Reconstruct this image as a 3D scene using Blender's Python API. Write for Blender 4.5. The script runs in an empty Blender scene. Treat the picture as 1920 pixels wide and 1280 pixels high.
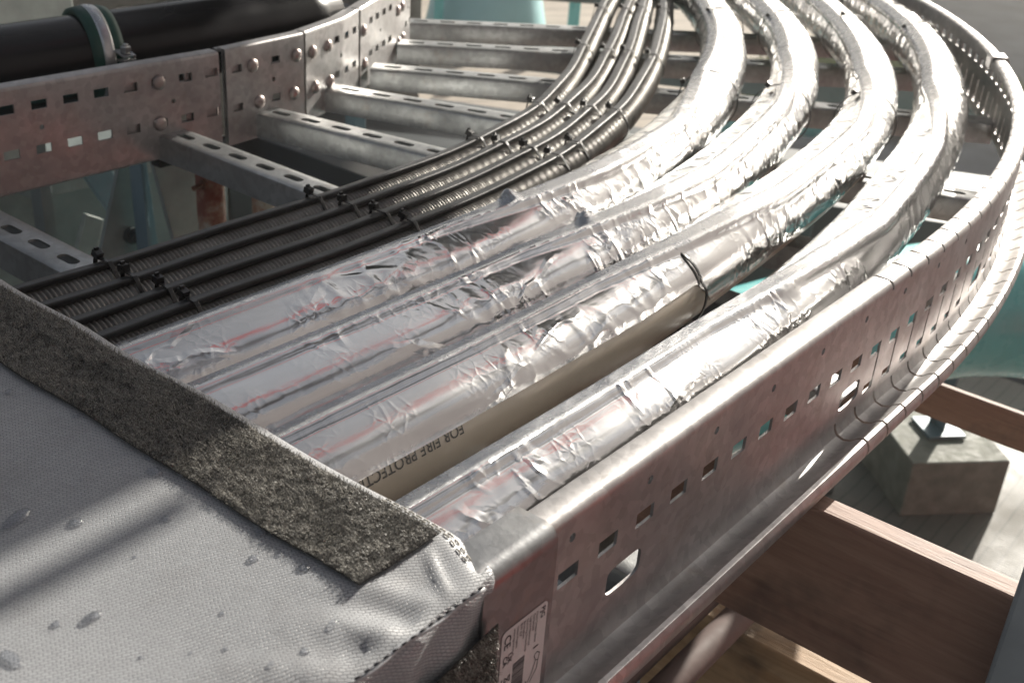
import bpy, math, random
import numpy as np
from mathutils import Vector, Matrix, noise
random.seed(7)
rng = np.random.default_rng(7)
S = bpy.context.scene
R_ = math.radians

# ---------------------------------------------------------------- camera
cam = bpy.data.cameras.new('camera'); co = bpy.data.objects.new('camera', cam); S.collection.objects.link(co)
cr = Vector((0.62761900, -0.77560603, 0.06730293)); cu = Vector((0.31614779, 0.33291503, 0.88837951)); cf = Vector((0.71143866, 0.53628619, -0.45414993))
CP = Vector((-0.7502, -0.2488, 0.4013))
co.matrix_world = Matrix(((cr.x, cu.x, -cf.x, CP.x), (cr.y, cu.y, -cf.y, CP.y), (cr.z, cu.z, -cf.z, CP.z), (0, 0, 0, 1)))
cam.lens = 2161.64 / 1920 * 36; cam.sensor_width = 36; cam.clip_start = .01; cam.clip_end = 400
cam.dof.use_dof = True; cam.dof.focus_distance = .70; cam.dof.aperture_fstop = 16
S.camera = co

# ---------------------------------------------------------------- sky, sun, exposure
SUN_AZ, SUN_EL = R_(6.5), R_(22)
w = bpy.data.worlds.new("World"); S.world = w; w.use_nodes = True
nt = w.node_tree; bg = nt.nodes['Background']
sky = nt.nodes.new('ShaderNodeTexSky'); sky.sky_type = 'NISHITA'; sky.sun_disc = False
sky.sun_elevation = SUN_EL; sky.sun_rotation = math.pi / 2 - SUN_AZ; sky.dust_density = 2.5; sky.air_density = 1.0
hs = nt.nodes.new('ShaderNodeHueSaturation'); hs.inputs['Saturation'].default_value = .45; nt.links.new(sky.outputs[0], hs.inputs['Color']); nt.links.new(hs.outputs[0], bg.inputs[0]); bg.inputs[1].default_value = .055
sl = bpy.data.lights.new('sun', 'SUN'); sl.energy = 5.0; sl.angle = R_(.55); sl.color = (1, .94, .84)
so = bpy.data.objects.new('sun', sl); S.collection.objects.link(so)
SV = Vector((math.cos(SUN_EL) * math.cos(SUN_AZ), math.cos(SUN_EL) * math.sin(SUN_AZ), math.sin(SUN_EL)))
so.rotation_euler = SV.to_track_quat('Z', 'Y').to_euler(); so.location = SV * 20
S.view_settings.view_transform = 'Standard'; S.view_settings.look = 'None'; S.view_settings.gamma = 1
S.view_settings.exposure = .85
S.cycles.max_bounces = 8; S.cycles.sample_clamp_indirect = 6; S.cycles.caustics_reflective = True; S.cycles.caustics_refractive = False

# ---------------------------------------------------------------- helpers
def tag(o, label=None, cat=None, group=None, kind=None):
    if label: o['label'] = label
    if cat: o['category'] = cat
    if group: o['group'] = group
    if kind: o['kind'] = kind
    return o
def thing(name, label, cat, loc=(0, 0, 0), group=None):
    o = bpy.data.objects.new(name, None); S.collection.objects.link(o); o.location = loc; o.empty_display_size = .05
    return tag(o, label, cat, group)
class MB:
    def __init__(s): s.v = []; s.f = []; s.m = []; s.uv = []
    def add(s, vs, fs, mi=0, uv=None):
        b = len(s.v); s.v += [tuple(p) for p in vs]; s.f += [tuple(i + b for i in f) for f in fs]; s.m += [mi] * len(fs)
        s.uv += (list(uv) if uv is not None else [(0, 0)] * len(vs))
    def box(s, c, size, M=None, mi=0):
        x, y, z = [a / 2 for a in size]; c = Vector(c)
        vs = [Vector((a * x, b * y, d * z)) for d in (-1, 1) for b in (-1, 1) for a in (-1, 1)]
        vs = [(M @ p if M else p) + c for p in vs]
        s.add(vs, [(0, 2, 3, 1), (4, 5, 7, 6), (0, 1, 5, 4), (2, 6, 7, 3), (0, 4, 6, 2), (1, 3, 7, 5)], mi)
    def prism(s, pts, d, mi=0):   # polygon extruded along vector d
        n = len(pts); d = Vector(d); a = [Vector(p) for p in pts]; b = [p + d for p in a]
        s.add(a + b, [tuple(range(n))[::-1], tuple(range(n, 2 * n))] + [(i, (i + 1) % n, n + (i + 1) % n, n + i) for i in range(n)], mi)
    def tube(s, P, r, n=16, mi=0, caps=True, closed=False):
        P = [Vector(p) for p in P]; N = len(P); rr = r if hasattr(r, '__len__') else [r] * N
        vs = []; up = None
        for i in range(N):
            t = (P[(i + 1) % N] - P[i - 1]) if closed else (P[min(i + 1, N - 1)] - P[max(i - 1, 0)])
            t.normalize()
            if up is None: up = Vector((0, 0, 1)) if abs(t.z) < .9 else Vector((1, 0, 0))
            a = (up - t * up.dot(t)).normalized(); b = t.cross(a); up = a
            for k in range(n):
                q = 2 * math.pi * k / n; vs.append(P[i] + (a * math.cos(q) + b * math.sin(q)) * rr[i])
        fs = []
        for i in range(N if closed else N - 1):
            j = (i + 1) % N
            for k in range(n): fs.append((i * n + k, i * n + (k + 1) % n, j * n + (k + 1) % n, j * n + k))
        if caps and not closed: fs += [tuple(range(n))[::-1], tuple((N - 1) * n + k for k in range(n))]
        s.add(vs, fs, mi)
    def build(s, name, mats, parent=None, smooth=False, bevel=0, angle=35, solid=0, merge=0, origin=None):
        me = bpy.data.meshes.new(name)
        vs = s.v
        if origin is not None: o0 = Vector(origin); vs = [tuple(Vector(p) - o0) for p in vs]
        me.from_pydata(vs, [], s.f)
        for m in (mats if isinstance(mats, (list, tuple)) else [mats]): me.materials.append(m)
        if any(s.m): me.polygons.foreach_set('material_index', s.m)
        ul = me.uv_layers.new(name='UVMap'); li = np.zeros(len(me.loops), dtype=np.int32); me.loops.foreach_get('vertex_index', li)
        ul.data.foreach_set('uv', np.array(s.uv, dtype=np.float32)[li].ravel())
        if smooth: me.polygons.foreach_set('use_smooth', [True] * len(me.polygons))
        me.update()
        o = bpy.data.objects.new(name, me); S.collection.objects.link(o)
        if origin is not None: o.location = origin
        if parent:
            o.parent = parent
            if origin is None: o.location = -parent.location
            else: o.location = Vector(origin) - parent.location
        if merge:
            md = o.modifiers.new('weld', 'WELD'); md.merge_threshold = merge
        if solid:
            md = o.modifiers.new('solid', 'SOLIDIFY'); md.thickness = solid; md.offset = -1
            dg = bpy.context.evaluated_depsgraph_get(); nm_ = bpy.data.meshes.new_from_object(o.evaluated_get(dg)); o.modifiers.clear(); o.data = nm_; nm_.name = name
            if smooth: nm_.set_sharp_from_angle(angle=R_(32))
        if bevel:
            md = o.modifiers.new('bevel', 'BEVEL'); md.width = bevel; md.segments = 2; md.limit_method = 'ANGLE'; md.angle_limit = R_(angle)
        return o

# ---------------------------------------------------------------- materials
class NM:
    def __init__(s, name, base=(.5, .5, .5), rough=.5, metal=0):
        s.m = bpy.data.materials.new(name); s.m.use_nodes = True; s.t = s.m.node_tree; s.b = s.t.nodes['Principled BSDF']
        s.b.inputs['Base Color'].default_value = (*base, 1); s.b.inputs['Roughness'].default_value = rough; s.b.inputs['Metallic'].default_value = metal
        s._h = None; s.co = s.n('ShaderNodeTexCoord')
    def n(s, t, **k):
        x = s.t.nodes.new(t)
        for a, v in k.items(): setattr(x, a, v)
        return x
    def l(s, a, b): s.t.links.new(a, b)
    def vec(s, scale=(1, 1, 1), src='Object', rot=(0, 0, 0)):
        mp = s.n('ShaderNodeMapping'); mp.inputs['Scale'].default_value = scale; mp.inputs['Rotation'].default_value = rot
        s.l(s.co.outputs[src], mp.inputs[0]); return mp.outputs[0]
    def noise(s, scale, detail=4, rough=.55, v=None, dist=0):
        x = s.n('ShaderNodeTexNoise'); x.inputs['Scale'].default_value = scale; x.inputs['Detail'].default_value = detail; x.inputs['Roughness'].default_value = rough; x.inputs['Distortion'].default_value = dist
        s.l(v if v is not None else s.co.outputs['Object'], x.inputs['Vector']); return x.outputs['Fac']
    def voro(s, scale, v=None, feature='F1', out='Distance'):
        x = s.n('ShaderNodeTexVoronoi', feature=feature); x.inputs['Scale'].default_value = scale
        s.l(v if v is not None else s.co.outputs['Object'], x.inputs['Vector']); return x.outputs[out]
    def wave(s, scale, v, axis='X', dist=0, prof='SIN'):
        x = s.n('ShaderNodeTexWave', bands_direction=axis, wave_profile=prof); x.inputs['Scale'].default_value = scale; x.inputs['Distortion'].default_value = dist; x.inputs['Detail'].default_value = 1
        s.l(v, x.inputs['Vector']); return x.outputs['Fac']
    def ramp(s, f, stops):
        r = s.n('ShaderNodeValToRGB'); el = r.color_ramp.elements
        while len(el) < len(stops): el.new(.5)
        for e, (p, c) in zip(el, stops): e.position = p; e.color = (*c, 1) if hasattr(c, '__len__') else (c, c, c, 1)
        s.l(f, r.inputs[0]); return r.outputs[0]
    def rng(s, f, a, b, c, d):
        r = s.n('ShaderNodeMapRange'); s.l(f, r.inputs[0])
        for i, v in enumerate((a, b, c, d)): r.inputs[i + 1].default_value = v
        return r.outputs[0]
    def math(s, op, a, b):
        r = s.n('ShaderNodeMath', operation=op)
        for i, v in enumerate((a, b)):
            if isinstance(v, (int, float)): r.inputs[i].default_value = v
            else: s.l(v, r.inputs[i])
        return r.outputs[0]
    def mix(s, f, a, b, mode='MIX'):
        r = s.n('ShaderNodeMix', data_type='RGBA', blend_type=mode)
        if isinstance(f, (int, float)): r.inputs[0].default_value = f
        else: s.l(f, r.inputs[0])
        for i, v in ((6, a), (7, b)):
            if isinstance(v, tuple): r.inputs[i].default_value = (*v, 1)
            else: s.l(v, r.inputs[i])
        return r.outputs[2]
    def col(s, x): s.l(x, s.b.inputs['Base Color']); return s
    def rough(s, x): s.l(x, s.b.inputs['Roughness']); return s
    def bump(s, h, dist=.001, strength=1):
        b = s.n('ShaderNodeBump'); b.inputs['Distance'].default_value = dist; b.inputs['Strength'].default_value = strength
        s.l(h, b.inputs['Height'])
        if s._h is not None: s.l(s._h, b.inputs['Normal'])
        s._h = b.outputs[0]; s.l(s._h, s.b.inputs['Normal']); return s

def galv(name, base, rough=.38, metal=.8, rust=0):
    m = NM(name, base, rough, metal)
    bw = m.n('ShaderNodeRGBToBW'); m.l(m.voro(150, out='Color'), bw.inputs[0]); sp = m.ramp(bw.outputs[0], [(.2, .38), (.8, .62)]); sp2 = m.noise(14, 5); f = m.noise(160, 3)
    a = m.mix(.5, base, sp, 'OVERLAY')
    c = m.mix(m.rng(sp2, .35, .7, 0, .55), a, tuple(x * .62 for x in base))
    dirt = m.rng(m.noise(38, 6, .7), .55, .72, 0, .5)
    c = m.mix(dirt, c, (.30, .26, .22))
    if rust: c = m.mix(m.rng(m.noise(22, 5, .7), .5, .66, 0, rust), c, (.24, .09, .05))
    m.col(c); m.rough(m.rng(sp2, .3, .75, rough - .06, rough + .2))
    m.bump(f, .0003, .6).bump(m.noise(45, 4), .0008, .5)
    return m.m
M = {}
M['galv'] = galv('galvanised_steel', (.50, .49, .47), .36, .85)
M['galv_old'] = galv('weathered_galvanised_steel', (.45, .435, .43), .43, .8)
M['galv_rung'] = galv('rung_steel', (.40, .41, .41), .36, .85)
M['galv_smooth'] = galv('clip_steel', (.27, .275, .28), .34, .85)
M['bolt'] = galv('bolt_steel', (.42, .36, .34), .36, .8)

def foil_mat():
    m = NM('aluminium_foil', (.90, .90, .90), .14, 1)
    def uvv(sx, sy):
        mp = m.n('ShaderNodeMapping'); mp.inputs['Scale'].default_value = (sx, sy, 1); m.l(m.co.outputs['UV'], mp.inputs[0]); return mp.outputs[0]
    v = uvv(1, 1); vl = uvv(.22, 1)
    big = m.noise(11, 3, .55, v)                    # where it is crinkled
    sx_ = m.n('ShaderNodeSeparateXYZ'); m.l(v, sx_.inputs[0]); big = m.math('ADD', big, m.rng(sx_.outputs[0], -.25, .5, -.05, .09))
    mask = m.rng(big, .47, .60, .0, 1)
    wc = m.n('ShaderNodeTexNoise'); wc.inputs['Scale'].default_value = 22; wc.inputs['Detail'].default_value = 3; m.l(v, wc.inputs['Vector'])
    def warp(sx, sy, k):
        ad = m.n('ShaderNodeVectorMath', operation='MULTIPLY_ADD'); m.l(wc.outputs['Color'], ad.inputs[0]); ad.inputs[1].default_value = (k, k, k); m.l(uvv(sx, sy), ad.inputs[2]); return ad.outputs[0]
    def folds(scale, sx, sy, k, wd, seedscale):
        e = m.voro(scale, warp(sx, sy, k), 'DISTANCE_TO_EDGE'); n_ = m.noise(seedscale, 2, .5, v)
        return m.math('MULTIPLY', m.rng(e, 0, wd, 1, 0), m.rng(n_, .46, .58, 0, 1))
    f1 = m.math('MULTIPLY', folds(26, 1.3, .55, .012, .10, 38), mask); f2 = m.math('MULTIPLY', folds(60, 1, .8, .02, .16, 60), mask)
    f3 = folds(9, .45, 1.5, .03, .035, 14); f4 = folds(110, 1, 1, .02, .2, 24)
    fac = m.math('MULTIPLY', m.voro(42, warp(1, .8, .02)), m.rng(big, .48, .66, .03, 1))
    m.bump(m.noise(26, 3, .45, vl), .0030, .35).bump(m.noise(90, 3, .55, vl), .0006, .35).bump(fac, .0024, .42).bump(f1, .0011, .8).bump(f2, .0005, .7).bump(f3, .0009, .75).bump(f4, .00022, .4)
    m.rough(m.rng(m.noise(45, 3, .5, vl), .3, .7, .12, .25))
    m.col(m.mix(m.rng(m.noise(14, 5, .6, vl), .42, .72, 0, .8), (.70, .70, .70), (.42, .40, .385)))
    return m.m
M['foil'] = foil_mat()
def ribbed_foil():
    m = NM('foil_over_cable', (.60, .61, .63), .24, 1)
    v = m.co.outputs['UV']
    m.bump(m.wave(300, v, 'X', 3), .0008, .8).bump(m.voro(420, v), .0005, .6).bump(m.noise(40, 5, .6, v), .0018, .5)
    m.rough(m.rng(m.noise(70, 3, .5, v), .3, .7, .16, .32))
    return m.m
M['ribfoil'] = ribbed_foil()
def simple(name, base, rough=.5, metal=0, var=.25, sc=20, bump=.0005, bs=120, spec=None):
    m = NM(name, base, rough, metal); c = m.mix(m.rng(m.noise(sc, 6, .6), .3, .7, 0, 1), tuple(x * (1 - var) for x in base), tuple(min(1, x * (1 + var)) for x in base))
    m.col(c); m.bump(m.noise(bs, 4), bump, .5); m.rough(m.rng(m.noise(sc * 2, 3), .3, .7, rough * .85, min(1, rough * 1.15)))
    return m.m
M['beige'] = simple('beige_plastic_pipe', (.44, .375, .30), .32, 0, .12, 12, .0002)
M['rubber'] = simple('black_heating_cable', (.028, .029, .031), .42, 0, .35, 60, .0004, 400)
M['tie'] = simple('black_nylon', (.012, .012, .013), .3, 0, .2, 60, .0001)
def hose_mat():
    m = NM('braided_steel_hose', (.2, .18, .16), .42, .5)
    c = m.mix(m.rng(m.noise(30, 5), .3, .7, 0, 1), (.13, .122, .11), (.31, .295, .265)); m.col(c)
    return m.m
M['hose'] = hose_mat()
M['blackpipe'] = simple('black_plastic_pipe', (.012, .012, .014), .24, 0, .3, 8, .0003, 60)
M['blackpipe'].node_tree.nodes['Principled BSDF'].inputs['Specular IOR Level'].default_value = .25
M['greenrubber'] = simple('green_rubber', (.01, .06, .045), .5)
M['zinc'] = galv('zinc_band', (.6, .6, .6), .25, .95)
M['teal'] = simple('teal_paint', (.11, .55, .56), .28, 0, .10, 6, .0004, 20)
M['paleteal'] = simple('pale_teal_paint', (.28, .55, .58), .4, 0, .1, 4)
M['greysteel'] = simple('grey_painted_steel', (.20, .23, .23), .5, .2, .2, 12)
M['palegrey'] = simple('pale_grey_board', (.24, .265, .255), .7, 0, .25, 18)
M['darkgrey'] = simple('dark_grey_sheet', (.07, .08, .085), .5, .1, .2, 8)
M['bluegrey'] = simple('blue_grey_paint', (.16, .23, .27), .45, .1, .15, 12)
M['rust'] = simple('rusted_steel', (.20, .10, .065), .7, .3, .6, 40, .001, 90)
M['redplastic'] = simple('red_plastic', (.22, .02, .02), .4, 0, .2)
def rust_post():
    m = NM('rust_stained_paint', (.3, .3, .26), .6)
    f = m.noise(14, 6, .7); m.col(m.ramp(f, [(.42, (.36, .35, .29)), (.5, (.26, .15, .10)), (.58, (.17, .05, .03))])); m.bump(f, .002, .5); return m.m
M['rustpost'] = rust_post()
def wood(name, a, b, ax, sc=1):
    m = NM(name, a, .62)
    stretch = {'X': (1.2, 14, 14), 'Y': (14, 1.2, 14), 'Z': (14, 14, 1.2)}[ax]
    v = m.vec(tuple(x * sc for x in stretch)); g = m.noise(4, 8, .65, v, 1.2); g2 = m.noise(22, 5, .6, v)
    kn = m.rng(m.voro(4.2, m.vec((1.5 * sc, 4 * sc, 4 * sc) if ax == 'X' else (4 * sc, 1.7 * sc, 4 * sc))), .03, .13, 1, 0)
    c = m.mix(m.rng(g, .32, .68, 0, 1), a, b); c = m.mix(m.math('MULTIPLY', g2, .6), c, tuple(x * .45 for x in a)); c = m.mix(m.rng(m.noise(5, 5, .7), .54, .70, 0, .75), c, (.055, .045, .04)); c = m.mix(m.math('MULTIPLY', kn, .7), c, (.05, .025, .015))
    m.col(c); m.bump(g2, .0012, .6).bump(g, .001, .5); return m.m
M['redwood'] = wood('red_brown_timber', (.30, .165, .12), (.46, .29, .21), 'Y')
M['yellowwood'] = wood('raw_yellow_timber', (.40, .24, .12), (.60, .42, .25), 'Y')
M['greywood'] = wood('grey_weathered_timber', (.20, .19, .17), (.36, .34, .30), 'X')
def cloth():
    m = NM('grey_coated_fabric', (.27, .27, .28), .45)
    v = m.vec((1, 1, 1), 'UV', (0, 0, R_(28)))
    br = m.n('ShaderNodeTexBrick', offset=.5); br.inputs['Scale'].default_value = 1; br.inputs['Mortar Size'].default_value = .00022; br.inputs['Mortar Smooth'].default_value = .9
    br.inputs['Brick Width'].default_value = .0030; br.inputs['Row Height'].default_value = .0016; br.inputs['Color1'].default_value = (1, 1, 1, 1); br.inputs['Color2'].default_value = (.8, .8, .8, 1); br.inputs['Mortar'].default_value = (0, 0, 0, 1)
    wb = m.noise(60, 2, .5, m.co.outputs['UV']); add = m.n('ShaderNodeVectorMath', operation='MULTIPLY_ADD'); 
    cc = m.n('ShaderNodeCombineXYZ'); m.l(wb, cc.inputs[0]); m.l(wb, cc.inputs[1]); m.l(cc.outputs[0], add.inputs[0]); add.inputs[1].default_value = (.0022, .0022, 0); m.l(v, add.inputs[2])
    m.l(add.outputs[0], br.inputs['Vector'])
    c = m.mix(br.outputs['Color'], (.14, .145, .155), (.385, .395, .41))
    c = m.mix(m.rng(m.noise(28, 5, .6), .5, .75, 0, .35), c, (.19, .18, .175))
    m.col(c); m.bump(m.noise(14, 4, .5), .003, .35).bump(br.outputs['Color'], .0005, .9)
    m.rough(m.rng(br.outputs['Color'], 0, 1, .7, .38))
    return m.m
M['cloth'] = cloth()
M['thread'] = simple('pale_thread', (.42, .39, .34), .7)
M['darkthread'] = simple('dark_thread', (.03, .03, .035), .7)
M['velcro_base'] = simple('velcro_backing', (.035, .033, .03), .9, 0, .3, 90, .001, 300)
def fuzz():
    m = NM('velcro_fibre', (.20, .185, .16), .45)
    m.col(m.ramp(m.noise(1400, 2), [(.34, (.06, .057, .05)), (.5, (.17, .16, .14)), (.68, (.42, .40, .35))])); return m.m
M['fuzz'] = fuzz()
def water():
    m = NM('water_drop', (1, 1, 1), .02); t = m.t; out = t.nodes['Material Output']
    g = m.n('ShaderNodeBsdfGlossy'); g.inputs['Roughness'].default_value = .07; tr = m.n('ShaderNodeBsdfTransparent'); tr.inputs[0].default_value = (.90, .91, .93, 1)
    fr = m.n('ShaderNodeFresnel'); fr.inputs[0].default_value = 1.4; mx = m.n('ShaderNodeMixShader'); m.l(m.math('MAXIMUM', m.math('MINIMUM', fr.outputs[0], .6), .10), mx.inputs[0]); m.l(tr.outputs[0], mx.inputs[1]); m.l(g.outputs[0], mx.inputs[2]); m.l(mx.outputs[0], out.inputs['Surface']); return m.m
M['water'] = water()
M['paper'] = simple('white_label', (.62, .56, .55), .35, 0, .04, 30, .0001)
M['ink'] = simple('black_ink', (.03, .025, .03), .45, 0, .1)
M['inkbrown'] = simple('printed_ink', (.035, .03, .028), .5, 0, .1)

# ---------------------------------------------------------------- paths
KN = np.array([-.3, -.1, .1, .35, .6, .9, 1.3])
def cpath(x, L=2.35, ds=.003, x0=-.85):
    n = int(L / ds); s = x0 + np.arange(n) * ds
    k = np.interp(s, KN, np.r_[0, x[1:]], left=0); th = np.cumsum(k) * ds
    X = x0 + np.r_[0, np.cumsum(np.cos(th))[:-1]] * ds; Y = x[0] + np.r_[0, np.cumsum(np.sin(th))[:-1]] * ds
    return s, X, Y, th
FOIL = {4: [.0576, .3826, .3943, .1811, .4809, .5059, .6551], 3: [.1507, .5, .0, .4354, .75, .6067, .30],
        2: [.2226, .3788, .5161, .3259, .606, .6705, .6012], 1: [.2918, .4928, .5324, .5444, .4899, .522, .5538]}
HOSE = {1: [.4851, .2072, .8726, 1.0098, .1566, -.1, 0], 2: [.4503, .3601, .6944, .89, .2442, 0, 0],
        3: [.4166, .39, .6817, .8706, .2787, 0, 0], 4: [.3857, .3321, .8073, .6677, .3204, .1342, .1528]}
# outer rail: straight to x=.087, then a circle
OC = np.array([.087, 1.7285]); OR = 1.7315
def outer(s, d):          # s along the rail, d outwards
    if s < OC[0]: return s, OC[1] - OR - d
    t = (s - OC[0]) / OR; return OC[0] + (OR + d) * math.sin(t), OC[1] - (OR + d) * math.cos(t)
PL = np.array([(-1.1, .8125), (.075, .8085), (.2, .822), (.30, .856), (.36, .887), (.43, .925), (.52, .972), (.61, 1.03), (.68, 1.10), (.73, 1.2), (.75, 1.35)])
_seg = np.hypot(*np.diff(PL, axis=0).T); _cs = np.r_[0, np.cumsum(_seg)] - 1.1
def inner(s, d):          # d away from the tray
    i = int(np.clip(np.searchsorted(_cs, s) - 1, 0, len(_seg) - 1)); e = (PL[i + 1] - PL[i]) / _seg[i]
    def nrm(j):
        j = max(0, min(j, len(_seg) - 1)); q = (PL[j + 1] - PL[j]) / _seg[j]; return np.array([-q[1], q[0]])
    f = (s - _cs[i]) / _seg[i]; n = nrm(i)
    if f > .85: n = n + (f - .85) / .3 * (nrm(i + 1) - n)
    if f < .15: n = n + (.15 - f) / .3 * (nrm(i - 1) - n)
    p = PL[i] + e * (s - _cs[i]) + n / np.linalg.norm(n) * d; return p[0], p[1]

ZT, ZB = .0805, -.0295
def sheet(mb, path, prof, s0, s1, ds, rects=[], rings=[], kerfs=[], flip=False):
    """prof: list of (d,z); rects: (s,z,w,h) holes in the web; rings: (s,z,halfw,halfh,pts) shaped holes; kerfs: (s, zset) narrow cuts across listed profile spans"""
    web = [i for i in range(len(prof) - 1) if abs(prof[i][0] - prof[i + 1][0]) < 1e-6 and abs(prof[i][1] - prof[i + 1][1]) > .03]
    web = web[0] if web else len(prof) - 2
    zc = set()
    for (s, z, hw, hh) in rects: zc |= {round(z - hh, 5), round(z + hh, 5)}
    for (s, z, hw, hh, p) in rings: zc |= {round(z - hh, 5), round(z + hh, 5)}
    za, zb = prof[web][1], prof[web + 1][1]
    zs = sorted([z for z in zc if min(za, zb) < z < max(za, zb)], reverse=za > zb)
    P = prof[:web + 1] + [(prof[web][0], z) for z in zs] + prof[web + 1:]
    ss = set(np.round(np.arange(s0, s1 + 1e-6, ds), 5))
    for (s, z, hw, hh) in rects: ss |= {round(s - hw, 5), round(s + hw, 5)}
    for (s, z, hw, hh, p) in rings: ss |= {round(s - hw, 5), round(s + hw, 5)}
    for (s, a, b, kw) in kerfs: ss |= {round(s - kw, 5), round(s + kw, 5)}
    ss = sorted(x for x in ss if s0 - 1e-9 <= x <= s1 + 1e-9)
    vs = []; n = len(P)
    for s in ss:
        for d, z in P: x, y = path(s, d); vs.append((x, y, z))
    fs = []
    for i in range(len(ss) - 1):
        sm = (ss[i] + ss[i + 1]) / 2
        if ss[i + 1] - ss[i] < 1e-6: continue
        for j in range(n - 1):
            zm = (P[j][1] + P[j + 1][1]) / 2; inweb = P[j][0] == prof[web][0] and P[j + 1][0] == prof[web][0]
            skip = False
            if inweb:
                for h in rects + rings:
                    if abs(sm - h[0]) < h[2] and abs(zm - h[1]) < h[3]: skip = True; break
            if not skip:
                for (s, a, b, kw) in kerfs:
                    if abs(sm - s) < kw and a <= (j if j <= web else j - len(zs)) <= b: skip = True; break
            if skip: continue
            q = (i * n + j, (i + 1) * n + j, (i + 1) * n + j + 1, i * n + j + 1); fs.append(q[::-1] if flip else q)
    mb.add(vs, fs, 0, [(p[0], p[2]) for p in vs])
    d0 = prof[web][0]
    for (s, z, hw, hh, pts) in rings:
        m = len(pts); vs = []
        for (a, b) in pts:
            x, y = path(s + a, d0); vs.append((x, y, z + b))
        for (a, b) in pts:
            k = max(abs(a) / hw, abs(b) / hh); x, y = path(s + a / k, d0); vs.append((x, y, z + b / k))
        fs = [(k, (k + 1) % m, m + (k + 1) % m, m + k) for k in range(m)]
        if (za > zb) == flip: fs = [f[::-1] for f in fs]
        mb.add(vs, fs, 0)
def superel(a, b, hw, hh, n=32, e=2.0, cut=0):
    out = []
    for k in range(n):
        t = 2 * math.pi * (k + .5) / n if False else 2 * math.pi * k / n
        c, s = math.cos(t), math.sin(t); out.append((a * math.copysign(abs(c) ** (2 / e), c), b * math.copysign(abs(s) ** (2 / e), s)))
    return out
def with_corners(pts, hw, hh):   # make sure the outer ring owns the rectangle's four corners
    best = {}
    for sx in (-1, 1):
        for sy in (-1, 1):
            i = min(range(len(pts)), key=lambda k: abs(math.atan2(pts[k][1] / hh, pts[k][0] / hw) - math.atan2(sy, sx)))
            a, b = pts[i]; k = (abs(a) / hw + abs(b) / hh) / 2; pts[i] = (sx * hw * k, sy * hh * k)
    return pts

# ================================================================ CABLE TRAY
tray = thing('cable_tray', 'long curved galvanised steel ladder tray carrying the foil pipes and dark hoses', 'cable tray', (0, 0, ZB))
# ---- outer side rail
top_prof = [(-.0175, .0765), (-.017, .0795), (-.015, ZT), (-.006, ZT)] + [(-.006 + .006 * math.sin(t), .0745 + .006 * math.cos(t)) for t in (.35, .7, 1.05, 1.35)] + [(0, .0738)]
bot_prof = [(0, -.014), (.0010, -.0185), (.0035, -.0220), (.0085, -.0235), (.0140, -.0220), (.0180, -.0185), (.0225, -.0165), (.0255, -.0175), (.0275, -.021), (.0280, -.025), (.0272, -.029)]
prof = top_prof + bot_prof
HR = dict(w=.0085, h=.0050)
s1 = 2.1; rects = []; rings = []
def rnd(s, z, r=.0026):
    hh = r * 1.5; return (s, z, hh, hh, with_corners(superel(r, r, hh, hh, 24), hh, hh))
k = 0; s = -.6439
while s < s1 - .05:
    zrow = .0395 if s > -.15 else .042
    if s < .05: zrow = .042 - max(0, (s + .30)) * .043
    else: zrow = .0475 if s > .45 else .0275 + (s - .05) * .05
    rects.append((round(s, 5), round(zrow, 4), HR['w'], .0048))
    if s > .0 : rects.append((round(s, 5), -.0035, .0075, .0036))
    if k % 2 == 0 and s < .2: rings.append(rnd(round(s + .0004, 5), .0645))
    s += .0350; k += 1
D = [(.0165 * a, .0085 * b) for a, b in [(-1, -1), (-.6, -1), (-.2, -1), (.2, -1), (.6, -.95), (.85, -.7), (1, -.2), (1, .3), (1, .75), (.9, .95), (.6, 1), (.2, 1), (-.2, 1), (-.6, 1), (-.85, .8), (-.98, .4), (-1, 0), (-1, -.5)]]
for sx in (-.309, -.0141, .29, .59):
    rects = [r for r in rects if not (abs(r[0] - sx) < .03 and r[1] < .02)]
    rings.append((sx, .0125 if sx < -.1 else .0035, .0185, .0102, with_corners(superel(.0165, .0086, .0185, .0102, 32, 5), .0185, .0102)))
kerfs = []
s = .0285
nt_ = len(top_prof); npf = len(prof)
while s < s1 - .03:
    kerfs.append((round(s, 5), 0, nt_ - 2, .0015)); 
    s += .0345
s = -.0305
while s < s1 - .03:
    kerfs.append((round(s, 5), nt_ , npf - 2, .0015)); s += .0345
mb = MB(); sheet(mb, outer, prof, -1.0, s1, .012, rects, rings, kerfs, flip=True)
rail_o = mb.build('side_rail', M['galv_old'], tray, smooth=True, solid=.0018, merge=.00001)
tag(rail_o, 'outer side rail with cut flanges sweeping round the right of the bend')
# ---- inner side rail
ptop = [(.0185, .0745), (.018, .0785), (.016, ZT), (.004, ZT), (.0015, .0798), (.0004, .0785), (0, .076)]
pbot = [(0, -.022), (.001, -.0265), (.004, -.0285), (.016, -.0295), (.018, -.026)]
rects = []; rings = []
s = -.0152 - .035 * 26; k = 0
while s < .95:
    rects.append((round(s, 5), .0581, .0085, .0046)); rects.append((round(s, 5), .0129, .0085, .0046))
    if k % 4 == 2: rings.append(rnd(round(s + .0175 * (k % 8 == 2), 5), .0350))
    s += .035; k += 1
mb = MB(); sheet(mb, inner, ptop + pbot, -1.05, .0705, .012, [r for r in rects if r[0] < .06], [r for r in rings if r[0] < .06], [], flip=True)
sheet(mb, inner, [(d + .0012, z) for d, z in ptop + pbot], .0725, 1.0, .012, [r for r in rects if r[0] > .09], [], [], flip=True)
ri = mb.build('side_rail', M['galv_old'], tray, smooth=True, solid=.0018, merge=.00001)
tag(ri, 'inner side rail with two rows of slots on the left of the bend')
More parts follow.
